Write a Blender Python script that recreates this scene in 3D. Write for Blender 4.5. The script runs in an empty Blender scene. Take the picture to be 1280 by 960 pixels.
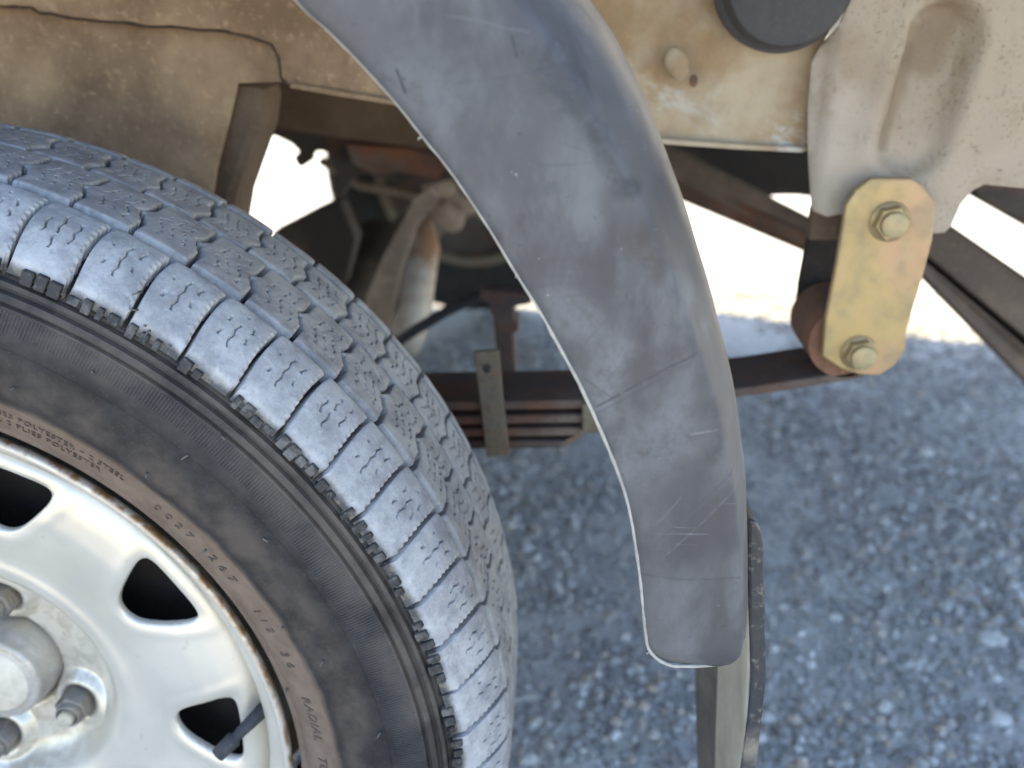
import bpy, bmesh, math, random
import numpy as np
from mathutils import Vector, Matrix, noise

random.seed(7)
S = bpy.context.scene
COL = S.collection
H = 0.345                                   # wheel centre above the ground

# ------------------------------------------------------------------ camera
CAM = Vector((0.372, -0.409, 0.411 + H))
ROT = Matrix(((0.999, -0.052, -0.016), (0.054, 0.923, 0.382), (-0.005, -0.382, 0.924)))
right, fwd = Vector(ROT.col[0]).normalized(), Vector(ROT.col[1]).normalized()
up = right.cross(fwd).normalized(); right = fwd.cross(up).normalized()
FPX = 1200.0
cam = bpy.data.cameras.new('camera'); co = bpy.data.objects.new('camera', cam); COL.objects.link(co)
co.matrix_world = Matrix(((right.x, up.x, -fwd.x, CAM.x), (right.y, up.y, -fwd.y, CAM.y), (right.z, up.z, -fwd.z, CAM.z), (0, 0, 0, 1)))
cam.sensor_width = 36; cam.lens = FPX / 1280 * 36; cam.clip_start = 0.02; cam.clip_end = 500
cam.dof.use_dof = True; cam.dof.focus_distance = 0.46; cam.dof.aperture_fstop = 6.0
S.camera = co

# ------------------------------------------------------------------ light
SUN_EL, SUN_AZ = math.radians(64), math.radians(4)     # from behind the van (+y)
w = bpy.data.worlds.new("World"); S.world = w; w.use_nodes = True
wn = w.node_tree.nodes; wl = w.node_tree.links
sky = wn.new('ShaderNodeTexSky'); sky.sky_type = 'NISHITA'; sky.sun_disc = False
sky.sun_elevation = SUN_EL; sky.sun_rotation = SUN_AZ
sky.air_density = 1.0; sky.dust_density = 1.0; sky.ozone_density = 1.0
bg = wn['Background']; bg.inputs['Strength'].default_value = 0.15
wl.new(sky.outputs[0], bg.inputs[0])
sl = bpy.data.lights.new('sun', 'SUN'); sl.energy = 3.0; sl.angle = math.radians(0.5); sl.color = (1.0, 0.86, 0.55)
so = bpy.data.objects.new('sun', sl); COL.objects.link(so)
sd = Vector((math.sin(SUN_AZ) * math.cos(SUN_EL), math.cos(SUN_AZ) * math.cos(SUN_EL), math.sin(SUN_EL)))
so.rotation_euler = sd.to_track_quat('Z', 'Y').to_euler(); so.location = (0, 3, 6)
S.view_settings.view_transform = 'Standard'; S.view_settings.look = 'None'
S.view_settings.gamma = 1; S.view_settings.exposure = 2.3

# ------------------------------------------------------------------ helpers
def at(px, py, Y):
    """the point of the plane y = Y that the photograph shows at (px, py)"""
    d = right * ((px - 640) / FPX) + fwd + up * ((480 - py) / FPX)
    return CAM + d * ((Y - CAM.y) / d.y)

def link(name, me, mat=None, parent=None, loc=None):
    o = bpy.data.objects.new(name, me); COL.objects.link(o)
    if mat is not None:
        me.materials.clear(); me.materials.append(mat)
    if parent is not None: o.parent = parent
    if loc is not None: o.location = loc
    return o

def mesh_from(verts, faces, smooth=True, name='mesh'):
    me = bpy.data.meshes.new(name)
    me.from_pydata([tuple(v) for v in verts], [], faces); me.update()
    if smooth: me.polygons.foreach_set('use_smooth', [True] * len(me.polygons))
    return me

def bm_mesh(bm, smooth=False):
    bmesh.ops.recalc_face_normals(bm, faces=bm.faces)
    me = bpy.data.meshes.new('mesh'); bm.to_mesh(me); bm.free()
    if smooth: me.polygons.foreach_set('use_smooth', [True] * len(me.polygons))
    return me

def bevel(o, wd=0.0012, seg=2):
    m = o.modifiers.new('bevel', 'BEVEL'); m.width = wd; m.segments = seg; m.limit_method = 'ANGLE'; m.angle_limit = math.radians(35)
    m.harden_normals = False
    return o

def empty(name, loc=(0, 0, 0), parent=None):
    o = bpy.data.objects.new(name, None); COL.objects.link(o); o.location = loc; o.empty_display_size = .05
    if parent: o.parent = parent
    return o

def prism(pts_front, depth):
    """polygon (3D points) swept by the vector depth"""
    bm = bmesh.new(); d = Vector(depth)
    a = [bm.verts.new(p) for p in pts_front]; b = [bm.verts.new(Vector(p) + d) for p in pts_front]
    bm.faces.new(a); bm.faces.new(b[::-1]); n = len(a)
    for i in range(n): bm.faces.new((a[i], b[i], b[(i + 1) % n], a[(i + 1) % n]))
    return bm_mesh(bm)

def plate(name, px, Y, th, mat, parent, bv=0.0012):
    """flat plate: outline given by points of the plane y = Y (Y may vary from corner to corner)"""
    Ys = Y if isinstance(Y, (list, tuple)) else [Y] * len(px)
    o = link(name, prism([at(p[0], p[1], y) for p, y in zip(px, Ys)], (0, th, 0)), mat, parent)
    if bv: bevel(o, bv)
    return o

def grid_sheet(name, px, Y, step, disp, th, mat, parent):
    """pressed sheet metal: an outline cut into a fine grid, pushed in and out by disp(x, z)"""
    bm = bmesh.new()
    vs = [bm.verts.new(at(p[0], p[1], Y)) for p in px]; bm.faces.new(vs)
    xs = [v.co.x for v in vs]; zs = [v.co.z for v in vs]
    for lo, hi, ax in ((min(xs), max(xs), Vector((1, 0, 0))), (min(zs), max(zs), Vector((0, 0, 1)))):
        t = lo + step
        while t < hi - step * .2:
            bmesh.ops.bisect_plane(bm, geom=bm.verts[:] + bm.edges[:] + bm.faces[:], plane_co=ax * t, plane_no=ax, dist=1e-6)
            t += step
    for v in bm.verts: v.co.y += disp(v.co.x, v.co.z)
    bmesh.ops.recalc_face_normals(bm, faces=bm.faces)
    if sum(f.normal.y for f in bm.faces) > 0: bmesh.ops.reverse_faces(bm, faces=bm.faces)
    me = bpy.data.meshes.new('mesh'); bm.to_mesh(me); bm.free()
    me.polygons.foreach_set('use_smooth', [True] * len(me.polygons))
    o = link(name, me, mat, parent)
    m = o.modifiers.new('sheet', 'SOLIDIFY'); m.thickness = th; m.offset = -1
    m2 = o.modifiers.new('bevel', 'BEVEL'); m2.width = th * .3; m2.segments = 1; m2.limit_method = 'ANGLE'; m2.angle_limit = math.radians(60)
    return o

def tube_mesh(pts, r, n=16, smooth=True, caps=True):
    pts = [Vector(p) for p in pts]; rs = r if isinstance(r, (list, tuple)) else [r] * len(pts)
    V, F = [], []
    ref = Vector((0.31, 0.2, 0.93)).normalized()
    for i, p in enumerate(pts):
        t = (pts[min(i + 1, len(pts) - 1)] - pts[max(i - 1, 0)]).normalized()
        a = t.cross(ref).normalized(); b = t.cross(a).normalized()
        for k in range(n):
            q = 2 * math.pi * k / n; V.append(p + a * math.cos(q) * rs[i] + b * math.sin(q) * rs[i])
    for i in range(len(pts) - 1):
        for k in range(n):
            F.append((i * n + k, i * n + (k + 1) % n, (i + 1) * n + (k + 1) % n, (i + 1) * n + k))
    if caps:
        F.append(tuple(range(n))[::-1]); F.append(tuple(range((len(pts) - 1) * n, len(pts) * n)))
    return mesh_from(V, F, smooth)

def lathe_y(prof, n=180, off=None, a0=0.0, a1=2 * math.pi):
    """profile of (r, y) spun round the y axis"""
    V, F = [], []; m = len(prof); closed = abs(a1 - a0 - 2 * math.pi) < 1e-6
    N = n if closed else n + 1
    for k in range(N):
        a = a0 + (a1 - a0) * k / n
        for (r, y) in prof:
            ox, oz = off(r) if off else (0, 0)
            V.append((r * math.cos(a) + ox, y, r * math.sin(a) + oz))
    for k in range(n):
        k2 = (k + 1) % N
        for j in range(m - 1): F.append((k * m + j, k * m + j + 1, k2 * m + j + 1, k2 * m + j))
    return mesh_from(V, F)

def smooth_by_angle(o, ang=35):
    me = o.data
    bm = bmesh.new(); bm.from_mesh(me)
    for e in bm.edges:
        e.smooth = not (len(e.link_faces) == 2 and e.calc_face_angle(0) > math.radians(ang))
    for f in bm.faces: f.smooth = True
    bm.to_mesh(me); bm.free()
    return o

def sstep(a, b, x):
    t = max(0.0, min(1.0, (x - a) / (b - a))); return t * t * (3 - 2 * t)

# ------------------------------------------------------------------ materials
class NT:
    def __init__(s, name):
        s.m = bpy.data.materials.new(name); s.m.use_nodes = True; s.t = s.m.node_tree; s.n = s.t.nodes; s.l = s.t.links
        s.b = s.n['Principled BSDF']; s.tc = s.n.new('ShaderNodeTexCoord'); s.co = s.tc.outputs['Object']
    def set(s, sock, v):
        if isinstance(v, bpy.types.NodeSocket): s.l.new(v, sock)
        else: sock.default_value = v
    def math(s, op, a, b=0.0, c=0.0, clamp=False):
        n = s.n.new('ShaderNodeMath'); n.operation = op; n.use_clamp = clamp
        s.set(n.inputs[0], a); s.set(n.inputs[1], b); s.set(n.inputs[2], c); return n.outputs[0]
    def noise(s, scale, detail=4, rough=.55, co=None, stretch=None, rot=(0, 0, 0), dist=0.0):
        c = co or s.co
        if stretch is not None:
            mp = s.n.new('ShaderNodeMapping'); mp.inputs['Scale'].default_value = stretch; mp.inputs['Rotation'].default_value = rot
            s.l.new(c, mp.inputs[0]); c = mp.outputs[0]
        n = s.n.new('ShaderNodeTexNoise'); n.inputs['Scale'].default_value = scale; n.inputs['Detail'].default_value = detail
        n.inputs['Roughness'].default_value = rough; n.inputs['Distortion'].default_value = dist
        s.l.new(c, n.inputs['Vector']); return n.outputs['Fac']
    def ramp(s, f, lo, hi, a=0.0, b=1.0):
        n = s.n.new('ShaderNodeMapRange'); n.clamp = True; n.interpolation_type = 'SMOOTHSTEP'
        s.set(n.inputs['Value'], f); n.inputs['From Min'].default_value = lo; n.inputs['From Max'].default_value = hi
        n.inputs['To Min'].default_value = a; n.inputs['To Max'].default_value = b; return n.outputs[0]
    def mix(s, f, a, b):
        n = s.n.new('ShaderNodeMix'); n.data_type = 'RGBA'
        s.set(n.inputs[0], f); s.set(n.inputs[6], a if isinstance(a, bpy.types.NodeSocket) else (*a, 1)); s.set(n.inputs[7], b if isinstance(b, bpy.types.NodeSocket) else (*b, 1))
        return n.outputs[2]
    def xyz(s, co=None):
        n = s.n.new('ShaderNodeSeparateXYZ'); s.l.new(co or s.co, n.inputs[0]); return n.outputs
    def bump(s, h, strength=.3, dist=.001, prev=None):
        n = s.n.new('ShaderNodeBump'); n.inputs['Strength'].default_value = strength; n.inputs['Distance'].default_value = dist
        s.l.new(h, n.inputs['Height'])
        if prev is not None: s.l.new(prev, n.inputs['Normal'])
        return n.outputs[0]
    def seg(s, a, b, wd, soft, X, Z):
        """1 near the segment a-b of the x-z plane, fading out over soft: one worn, smudged or shaded mark"""
        ax, az = a; bx, bz = b; L2 = (bx - ax) ** 2 + (bz - az) ** 2 + 1e-12
        dx = s.math('SUBTRACT', X, ax); dz = s.math('SUBTRACT', Z, az)
        t = s.math('DIVIDE', s.math('ADD', s.math('MULTIPLY', dx, bx - ax), s.math('MULTIPLY', dz, bz - az)), L2, clamp=True)
        ex = s.math('SUBTRACT', dx, s.math('MULTIPLY', t, bx - ax)); ez = s.math('SUBTRACT', dz, s.math('MULTIPLY', t, bz - az))
        d = s.math('SQRT', s.math('ADD', s.math('MULTIPLY', ex, ex), s.math('MULTIPLY', ez, ez)))
        return s.ramp(d, wd, wd + soft, 1.0, 0.0)
    def fin(s, col, rough=.6, metal=0.0, nrm=None, spec=None):
        s.set(s.b.inputs['Base Color'], col if isinstance(col, bpy.types.NodeSocket) else (*col, 1))
        s.set(s.b.inputs['Roughness'], rough); s.set(s.b.inputs['Metallic'], metal)
        if nrm is not None: s.l.new(nrm, s.b.inputs['Normal'])
        if spec is not None: s.b.inputs['Specular IOR Level'].default_value = spec
        return s.m

def dusty(name, base, dust, scale=9, lo=.4, hi=.65, rough=.75, metal=0.0, grit=.35, fine=260, third=None, thr=(.55, .72), gd=.0012):
    t = NT(name)
    n1 = t.noise(scale, 7, .62); n2 = t.noise(scale * 4.3, 6, .6); n3 = t.noise(fine, 3, .6)
    c = t.mix(t.ramp(n1, lo, hi), base, dust)
    if third: c = t.mix(t.ramp(t.noise(scale * 2.1, 8, .68, dist=.6), *thr), c, third)
    c = t.mix(t.ramp(n2, .35, .75, 0, .35), c, [x * .55 for x in base])
    c = t.mix(t.ramp(n3, .52, .8, 0, .45), c, [min(1, x * 1.5) for x in dust])
    nb = t.bump(n3, grit, gd); nb = t.bump(n2, .35, .004, nb)
    return t.fin(c, t.ramp(n1, .3, .7, rough, min(1, rough + .15)), metal, nb)

def mat_rust(name, a=(.15, .06, .03), b=(.09, .055, .04), c=(.16, .12, .09)):
    t = NT(name); n1 = t.noise(28, 7, .65); n2 = t.noise(11, 5, .6); n3 = t.noise(300, 4, .6)
    k = t.mix(t.ramp(n1, .42, .62), b, a); k = t.mix(t.ramp(n2, .5, .68), k, c); k = t.mix(t.ramp(n3, .5, .75, 0, .5), k, (.03, .02, .018))
    return t.fin(k, .85, 0, t.bump(n3, .5, .0015, t.bump(n1, .4, .003)))

M = {}
# grey wheel arch trim: faded black plastic with scuffs, smudges and scratches
def mat_trim():
    t = NT('faded_plastic'); X, Y_, Z = t.xyz()
    n1 = t.noise(7, 5, .6); n2 = t.noise(45, 6, .6, stretch=(1, 1, .45), rot=(0, .5, 0)); n3 = t.noise(900, 2, .5)
    c = t.mix(t.ramp(n1, .36, .62), (.040, .037, .038), (.086, .081, .081))
    c = t.mix(t.ramp(n2, .42, .72, 0, .6), c, (.15, .148, .15))
    def P(px, py): q = at(px, py, -.045); return (q.x, q.z)
    def jit(sc, amp):
        n = t.noise(sc, 4, .6); return t.math('MULTIPLY', t.math('SUBTRACT', n, .5), amp)
    Xj = t.math('ADD', X, jit(60, .010)); Zj = t.math('ADD', Z, t.math('MULTIPLY', t.math('SUBTRACT', t.noise(75, 4, .6, dist=1), .5), .010))
    blot = t.ramp(t.noise(150, 5, .7), .3, .6, .25, 1)
    for a, b, wd, so_, k, col in (
        ((690, 80), (712, 108), .004, .009, .9, (.03, .029, .032)), ((712, 110), (745, 165), .0015, .006, .7, (.035, .034, .037)), ((540, 190), (600, 205), .008, .03, .25, (.05, .047, .05)), ((690, 340), (650, 470), .006, .022, .2, (.05, .047, .05)), ((640, 100), (700, 60), .006, .03, .4, (.045, .045, .05)),
        ((745, 165), (765, 205), .001, .006, .8, (.035, .034, .037)), ((778, 232), (786, 236), .002, .004, .9, (.03, .029, .03)),
        ((805, 300), (822, 330), .002, .009, .8, (.045, .034, .03)), ((885, 515), (886, 560), .003, .007, .8, (.035, .031, .033)),
        ((862, 600), (835, 690), .004, .012, .5, (.045, .043, .046)), ((840, 560), (820, 640), .003, .012, .3, (.075, .072, .08)),
        ((690, 235), (662, 238), .001, .003, .5, (.05, .05, .06)), ((790, 470), (868, 436), .003, .007, .6, (.045, .04, .04)),
        ((600, 160), (610, 172), .0008, .002, .6, (.05, .05, .06)), ((770, 372), (806, 330), .0005, .003, .4, (.05, .05, .06)),
        ((755, 505), (765, 440), .001, .012, .35, (.24, .24, .25)), ((700, 380), (725, 400), .002, .012, .35, (.2, .2, .215)),
        ((505, 105), (550, 120), .004, .02, .3, (.17, .175, .19)), ((790, 570), (840, 540), .006, .018, .3, (.2, .2, .21))):
        m = t.seg(P(*a), P(*b), wd, so_, Xj, Zj); c = t.mix(t.math('MULTIPLY', t.math('MULTIPLY', m, blot), k), c, col)
    # fine single scratches
    Xk = t.math('ADD', X, jit(25, .004)); Zk = t.math('ADD', Z, t.math('MULTIPLY', t.math('SUBTRACT', t.noise(30, 2, .5, dist=.5), .5), .004))
    for a, b, k, col in (
        ((745, 508), (870, 438), .9, (.04, .04, .045)), ((748, 515), (830, 470), .5, (.05, .05, .05)), ((495, 86), (506, 115), 1, (.02, .02, .025)),
        ((575, 102), (690, 88), .6, (.05, .05, .06)), ((672, 205), (760, 200), .5, (.06, .06, .07)), ((825, 670), (925, 580), .6, (.05, .05, .06)),
        ((832, 690), (930, 600), .25, (.15, .15, .155)), ((800, 718), (925, 720), .6, (.055, .05, .05)), ((825, 668), (905, 608), .7, (.06, .06, .065)),
        ((640, 362), (702, 352), .45, (.05, .05, .06)), ((700, 370), (800, 350), .4, (.05, .05, .06)), ((660, 400), (720, 450), .45, (.06, .06, .06)),
        ((730, 430), (810, 330), .4, (.06, .06, .06)), ((640, 45), (646, 70), .8, (.02, .02, .03)), ((864, 540), (896, 534), .4, (.22, .21, .2)),
        ((650, 160), (730, 185), .35, (.06, .06, .07)), ((560, 20), (660, 40), .25, (.14, .14, .15)), ((730, 470), (770, 500), .5, (.05, .05, .05)),
        ((850, 620), (822, 650), .2, (.16, .16, .16)), ((780, 440), (740, 500), .2, (.16, .16, .16))):
        m = t.seg(P(*a), P(*b), .00015, .0006, Xk, Zk); m = t.math('MULTIPLY', m, t.ramp(t.noise(220, 3, .6), .35, .5, .3, 1))
        c = t.mix(t.math('MULTIPLY', m, k), c, col)
    # hairline scuffs everywhere
    for k, (rt, dens) in enumerate(((.35, .70), (-.5, .71), (1.3, .72), (.9, .715))):
        h = t.noise(60, 3, .6, stretch=(.35, 1, 14), rot=(0, rt, 0)); g = t.noise(14 + 3 * k, 2, .5)
        mk = t.math('MULTIPLY', t.ramp(h, dens - .03, dens + .03), t.ramp(g, .5, .65)); c = t.mix(t.math('MULTIPLY', mk, .55), c, (.24, .245, .26) if k % 2 else (.045, .045, .05))
    sp = t.ramp(t.noise(420, 2, .5), .76, .80); c = t.mix(t.math('MULTIPLY', sp, t.ramp(t.noise(30, 2, .5), .45, .6)), c, (.3, .3, .3))
    sp = t.ramp(t.noise(260, 2, .5), .72, .75); c = t.mix(t.math('MULTIPLY', sp, .7), c, (.04, .038, .04))
    # road dust and a painted beige highlight on the rolled rear edge (where the surface turns away from the flat face)
    dust_highlight = t.math('MULTIPLY', t.ramp(Y_, -.030, -.010), t.ramp(t.noise(50, 6, .6), .2, .6, .35, 1))
    c = t.mix(t.math('MULTIPLY', dust_highlight, .85), c, (.33, .26, .18))
    nb = t.bump(n3, .12, .0004); nb = t.bump(n2, .12, .0012, nb)
    return t.fin(c, t.ramp(n1, .3, .7, .46, .62), 0, nb, .42)
M['trim'] = mat_trim()

def mat_tread():
    t = NT('worn_tread_rubber'); oi = t.n.new('ShaderNodeObjectInfo')
    v = t.n.new('ShaderNodeVectorMath'); v.operation = 'ADD'; t.l.new(t.co, v.inputs[0]); 
    mm = t.n.new('ShaderNodeVectorMath'); mm.operation = 'SCALE'; mm.inputs[0].default_value = (7.1, 3.3, 5.7); t.l.new(oi.outputs['Random'], mm.inputs['Scale']); t.l.new(mm.outputs[0], v.inputs[1])
    c0 = v.outputs[0]
    n1 = t.noise(55, 6, .65, co=c0); n2 = t.noise(500, 3, .6, co=c0); n3 = t.noise(160, 5, .65, co=c0)
    c = t.mix(t.ramp(n1, .3, .68), (.25, .246, .25), (.43, .425, .42)); c = t.mix(t.ramp(n3, .5, .72, 0, .6), c, (.50, .49, .48))
    c = t.mix(t.ramp(n2, .52, .72, 0, .28), c, (.12, .12, .125))
    # bare black rubber showing where the tread face rolls over (low on the block walls)
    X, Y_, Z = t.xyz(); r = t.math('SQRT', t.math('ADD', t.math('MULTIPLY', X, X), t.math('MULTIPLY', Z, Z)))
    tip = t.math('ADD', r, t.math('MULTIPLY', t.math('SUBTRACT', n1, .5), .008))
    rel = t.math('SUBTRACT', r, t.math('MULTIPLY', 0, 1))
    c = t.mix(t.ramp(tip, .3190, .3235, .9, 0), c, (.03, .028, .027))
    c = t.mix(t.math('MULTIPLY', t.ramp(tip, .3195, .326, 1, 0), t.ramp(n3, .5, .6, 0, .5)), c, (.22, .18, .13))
    return t.fin(c, .7, 0, t.bump(n2, .2, .0006, t.bump(n3, .3, .0014)), .4)
M['tread'] = mat_tread()

def mat_sidewall():
    t = NT('tyre_sidewall'); X, Y_, Z = t.xyz()
    r = t.math('SQRT', t.math('ADD', t.math('MULTIPLY', X, X), t.math('MULTIPLY', Z, Z))); th = t.math('ARCTAN2', Z, X)
    n1 = t.noise(16, 6, .62); n2 = t.noise(70, 6, .65); n3 = t.noise(600, 3, .6)
    rj = t.math('ADD', r, t.math('MULTIPLY', t.math('SUBTRACT', n1, .5), .012))
    base = t.mix(t.ramp(n2, .35, .7), (.017, .0155, .0155), (.036, .033, .031))
    brown = t.mix(t.ramp(n2, .3, .7), (.14, .098, .072), (.19, .14, .105))
    c = t.mix(t.ramp(rj, .250, .2565, .95, 0), base, brown)                       # brown road dust by the rim
    mid = t.math('MULTIPLY', t.ramp(rj, .254, .262), t.ramp(rj, .272, .284, 1, 0))
    c = t.mix(t.math('MULTIPLY', mid, t.ramp(n1, .42, .62, .05, .8)), c, (.085, .067, .054))
    c = t.mix(t.math('MULTIPLY', t.ramp(r, .284, .30), t.ramp(n1, .40, .62, .1, .7)), c, (.12, .10, .082))
    c = t.mix(t.ramp(n3, .58, .75, 0, .3), c, (.11, .09, .075))
    top = t.math('MULTIPLY', t.ramp(r, .3315, .334), t.ramp(n2, .25, .65, .3, .9)); c = t.mix(top, c, (.085, .085, .09))  # dust in the tread grooves
    sw = t.math('SINE', t.math('MULTIPLY', th, 1150.0)); j = t.math('MULTIPLY', t.math('SINE', t.math('MULTIPLY', th, 5.0)), .003)
    r2 = t.math('ADD', r, j)
    band = t.math('MULTIPLY', t.ramp(r2, .2885, .2905), t.ramp(r, .3005, .302, 1, 0))
    h = t.math('MULTIPLY', sw, band)
    nb = t.bump(h, .9, .0004); nb = t.bump(n3, .3, .0006, nb); nb = t.bump(n2, .3, .001, nb)
    c = t.mix(t.math('MULTIPLY', t.math('MULTIPLY', band, t.ramp(sw, -.2, .9)), .35), c, (.10, .10, .10))
    return t.fin(c, t.ramp(rj, .25, .29, .8, .66), 0, nb, .22)
M['sidewall'] = mat_sidewall()
M['letters'] = dusty('dusty_raised_rubber', (.085, .062, .048), (.15, .108, .082), 60, .4, .7, .7, grit=.2)
M['pads'] = dusty('shoulder_rubber', (.022, .020, .019), (.13, .12, .11), 60, .46, .62, .6, grit=.3)

def mat_wheel():
    t = NT('silver_wheel_paint'); n1 = t.noise(14, 5, .6); n2 = t.noise(110, 5, .6); n3 = t.noise(1200, 2, .5)
    X, Y_, Z = t.xyz(); r = t.math('SQRT', t.math('ADD', t.math('MULTIPLY', X, X), t.math('MULTIPLY', Z, Z)))
    c = t.mix(t.ramp(n1, .3, .7), (.58, .53, .44), (.66, .61, .52))
    c = t.mix(t.ramp(n2, .60, .75, 0, .4), c, (.38, .33, .26))
    c = t.mix(t.math('MULTIPLY', t.ramp(r, .2165, .2190), t.ramp(n2, .35, .6, .3, 1)), c, (.22, .12, .05))      # rust line at the flange
    c = t.mix(t.math('MULTIPLY', t.ramp(r, .088, .07), t.ramp(n2, .42, .6, .0, .6)), c, (.38, .33, .25))
    return t.fin(c, t.ramp(n1, .3, .7, .30, .45), .45, t.bump(n3, .1, .0003, t.bump(n2, .06, .001)))
M['wheel'] = mat_wheel()
M['nut'] = dusty('dull_steel_nut', (.20, .19, .18), (.30, .26, .21), 60, .4, .65, .42, .7, grit=.2)
M['stud'] = dusty('stud_end', (.5, .46, .38), (.45, .36, .24), 90, .4, .65, .5, .3, grit=.2)
M['hubcap'] = dusty('hub_cap_metal', (.44, .41, .36), (.46, .39, .29), 25, .45, .7, .38, .4, grit=.08)
M['cap_face'] = dusty('cream_cap_face', (.60, .54, .44), (.50, .43, .33), 25, .45, .7, .45, .1, grit=.06)
M['drum'] = dusty('brake_drum_iron', (.02, .015, .013), (.035, .025, .02), 30, rough=.9)
M['black_rubber'] = dusty('black_rubber', (.025, .026, .03), (.06, .058, .058), 40, .45, .7, .6, grit=.2)
M['far'] = dusty('far_tyre_rubber', (.013, .011, .010), (.030, .024, .020), 20, .45, .7, .8, grit=.2)
M['cap_rubber'] = dusty('dark_plug_rubber', (.040, .036, .036), (.058, .052, .050), 20, .4, .7, .65, grit=.1)
M['brown_mud_shade'] = dusty('mud_and_shade_paint', (.20, .120, .066), (.42, .28, .165), 7, .36, .60, .8, grit=.6, fine=210, third=(.46, .38, .27), thr=(.60, .72), gd=.002)  # mud brown with some shade worked into the tone
M['beige_mud'] = dusty('dusty_cream_paint', (.42, .33, .215), (.27, .17, .085), 8, .42, .60, .72, grit=.45, fine=230, third=(.46, .43, .37), thr=(.55, .68), gd=.0015)
def mat_bracket():
    t = NT('sand_blasted_cream_paint'); n1 = t.noise(9, 7, .62); n2 = t.noise(38, 7, .65); n3 = t.noise(330, 4, .65); X, Y_, Z = t.xyz()
    gx = t.ramp(t.math('ADD', X, t.math('MULTIPLY', Z, .35)), .76, .86)   # sand sticks to the rear, higher part
    c = t.mix(t.ramp(n1, .35, .65), (.33, .265, .20), (.40, .33, .26))
    c = t.mix(t.ramp(n2, .5, .68, 0, .6), c, (.26, .185, .115))
    k = t.math('MULTIPLY', t.ramp(n3, .55, .66), t.math('MULTIPLY', t.ramp(n2, .35, .55), t.math('ADD', t.math('MULTIPLY', gx, .8), .12)))
    c = t.mix(k, c, (.10, .07, .045)); c = t.mix(t.math('MULTIPLY', gx, .45), c, (.34, .26, .165))
    pa, pb, pm = at(1190, 28, .243), at(1168, 75, .243), at(1128, 190, .243)
    j = t.math('MULTIPLY', t.math('SUBTRACT', n2, .5), .014); Xj, Zj = t.math('ADD', X, j), t.math('ADD', Z, j)
    c = t.mix(t.math('MULTIPLY', t.seg((pa.x, pa.z), (pb.x, pb.z), .007, .012, Xj, Zj), .75), c, (.20, .135, .08))     # mud packed into the groove
    qa, qb = at(1150, 60, .243), at(1108, 185, .243)
    c = t.mix(t.math('MULTIPLY', t.seg((qa.x, qa.z), (qb.x, qb.z), .001, .006, Xj, Zj), .6), c, (.17, .115, .07))  # shadow painted along the left edge of the groove
    qa, qb = at(1060, 60, .243), at(1120, 120, .243)
    c = t.mix(t.math('MULTIPLY', t.seg((qa.x, qa.z), (qb.x, qb.z), .004, .016, Xj, Zj), .45), c, (.25, .175, .11))
    return t.fin(c, .8, 0, t.bump(n3, .55, .0016, t.bump(n2, .4, .003)))
M['bracket'] = mat_bracket()
M['seam'] = dusty('dark_seam_dirt', (.05, .03, .018), (.13, .085, .05), 40, .45, .7, .9, grit=.5)
M['brown_post'] = dusty('brown_mud_paint', (.12, .078, .047), (.18, .122, .078), 9, .4, .65, .85, grit=.4)
M['rust'] = mat_rust('rusty_steel')
M['rust_dark'] = mat_rust('dark_rusty_steel', (.09, .045, .03), (.045, .035, .03), (.08, .065, .055))
M['rust_orange'] = mat_rust('orange_rust', (.22, .085, .04), (.12, .06, .04), (.16, .12, .09))
M['rust_eye'] = mat_rust('rusty_eye', (.22, .10, .055), (.16, .085, .055), (.17, .12, .09))
M['spring'] = mat_rust('spring_steel', (.13, .062, .034), (.085, .055, .042), (.14, .105, .08))
M['clip'] = mat_rust('clip_steel', (.15, .10, .06), (.13, .11, .08), (.18, .15, .10))
M['chassis'] = dusty('chassis_underseal', (.020, .015, .012), (.060, .043, .032), 10, .4, .7, .85, grit=.4)
M['tan_dirt'] = dusty('dried_mud', (.22, .165, .12), (.34, .26, .19), 20, .4, .6, .9, grit=.8)
M['damper'] = dusty('damper_tube', (.44, .41, .36), (.26, .13, .06), 9, .44, .6, .5, .25, grit=.3)
M['axle'] = dusty('axle_paint', (.030, .022, .017), (.085, .058, .040), 10, .45, .65, .7, grit=.4)
M['bar'] = dusty('tow_bar_paint', (.10, .07, .050), (.19, .135, .095), 8, .4, .65, .7, grit=.3)
M['flap'] = dusty('mud_flap_rubber', (.42, .37, .28), (.34, .29, .21), 14, .4, .6, .6, grit=.25)
M['flap_dark'] = dusty('dark_mud_flap_rubber', (.10, .088, .07), (.15, .13, .10), 14, .4, .6, .55, grit=.3)
M['strip'] = dusty('flap_edge_rubber_sheen', (.030, .030, .034), (.24, .20, .15), 7, .50, .62, .35, grit=.08)  # beige patches stand in for light reflected off the curved strip
M['edge'] = dusty('trim_edge_highlight', (.40, .37, .31), (.26, .24, .21), 60, .4, .7, .6, grit=.2)
M['skin'] = dusty('cream_body_paint', (.62, .60, .55), (.52, .47, .38), 3, .5, .8, .35, grit=.1)
def mat_zinc():
    t = NT('yellow_zinc_plate'); n1 = t.noise(16, 4, .5, dist=.6); n2 = t.noise(60, 6, .65); n3 = t.noise(500, 3, .6); n4 = t.noise(24, 3, .5)
    c = t.mix(t.ramp(n1, .35, .65), (.38, .275, .12), (.39, .25, .14)); c = t.mix(t.ramp(n4, .52, .68, 0, .6), c, (.34, .32, .17))
    c = t.mix(t.ramp(n2, .46, .70, 0, .5), c, (.27, .21, .13)); c = t.mix(t.ramp(n3, .55, .75, 0, .3), c, (.22, .19, .13))
    return t.fin(c, t.ramp(n2, .3, .7, .42, .62), .45, t.bump(n3, .2, .0006, t.bump(n2, .15, .001)))
M['zinc'] = mat_zinc()

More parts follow.
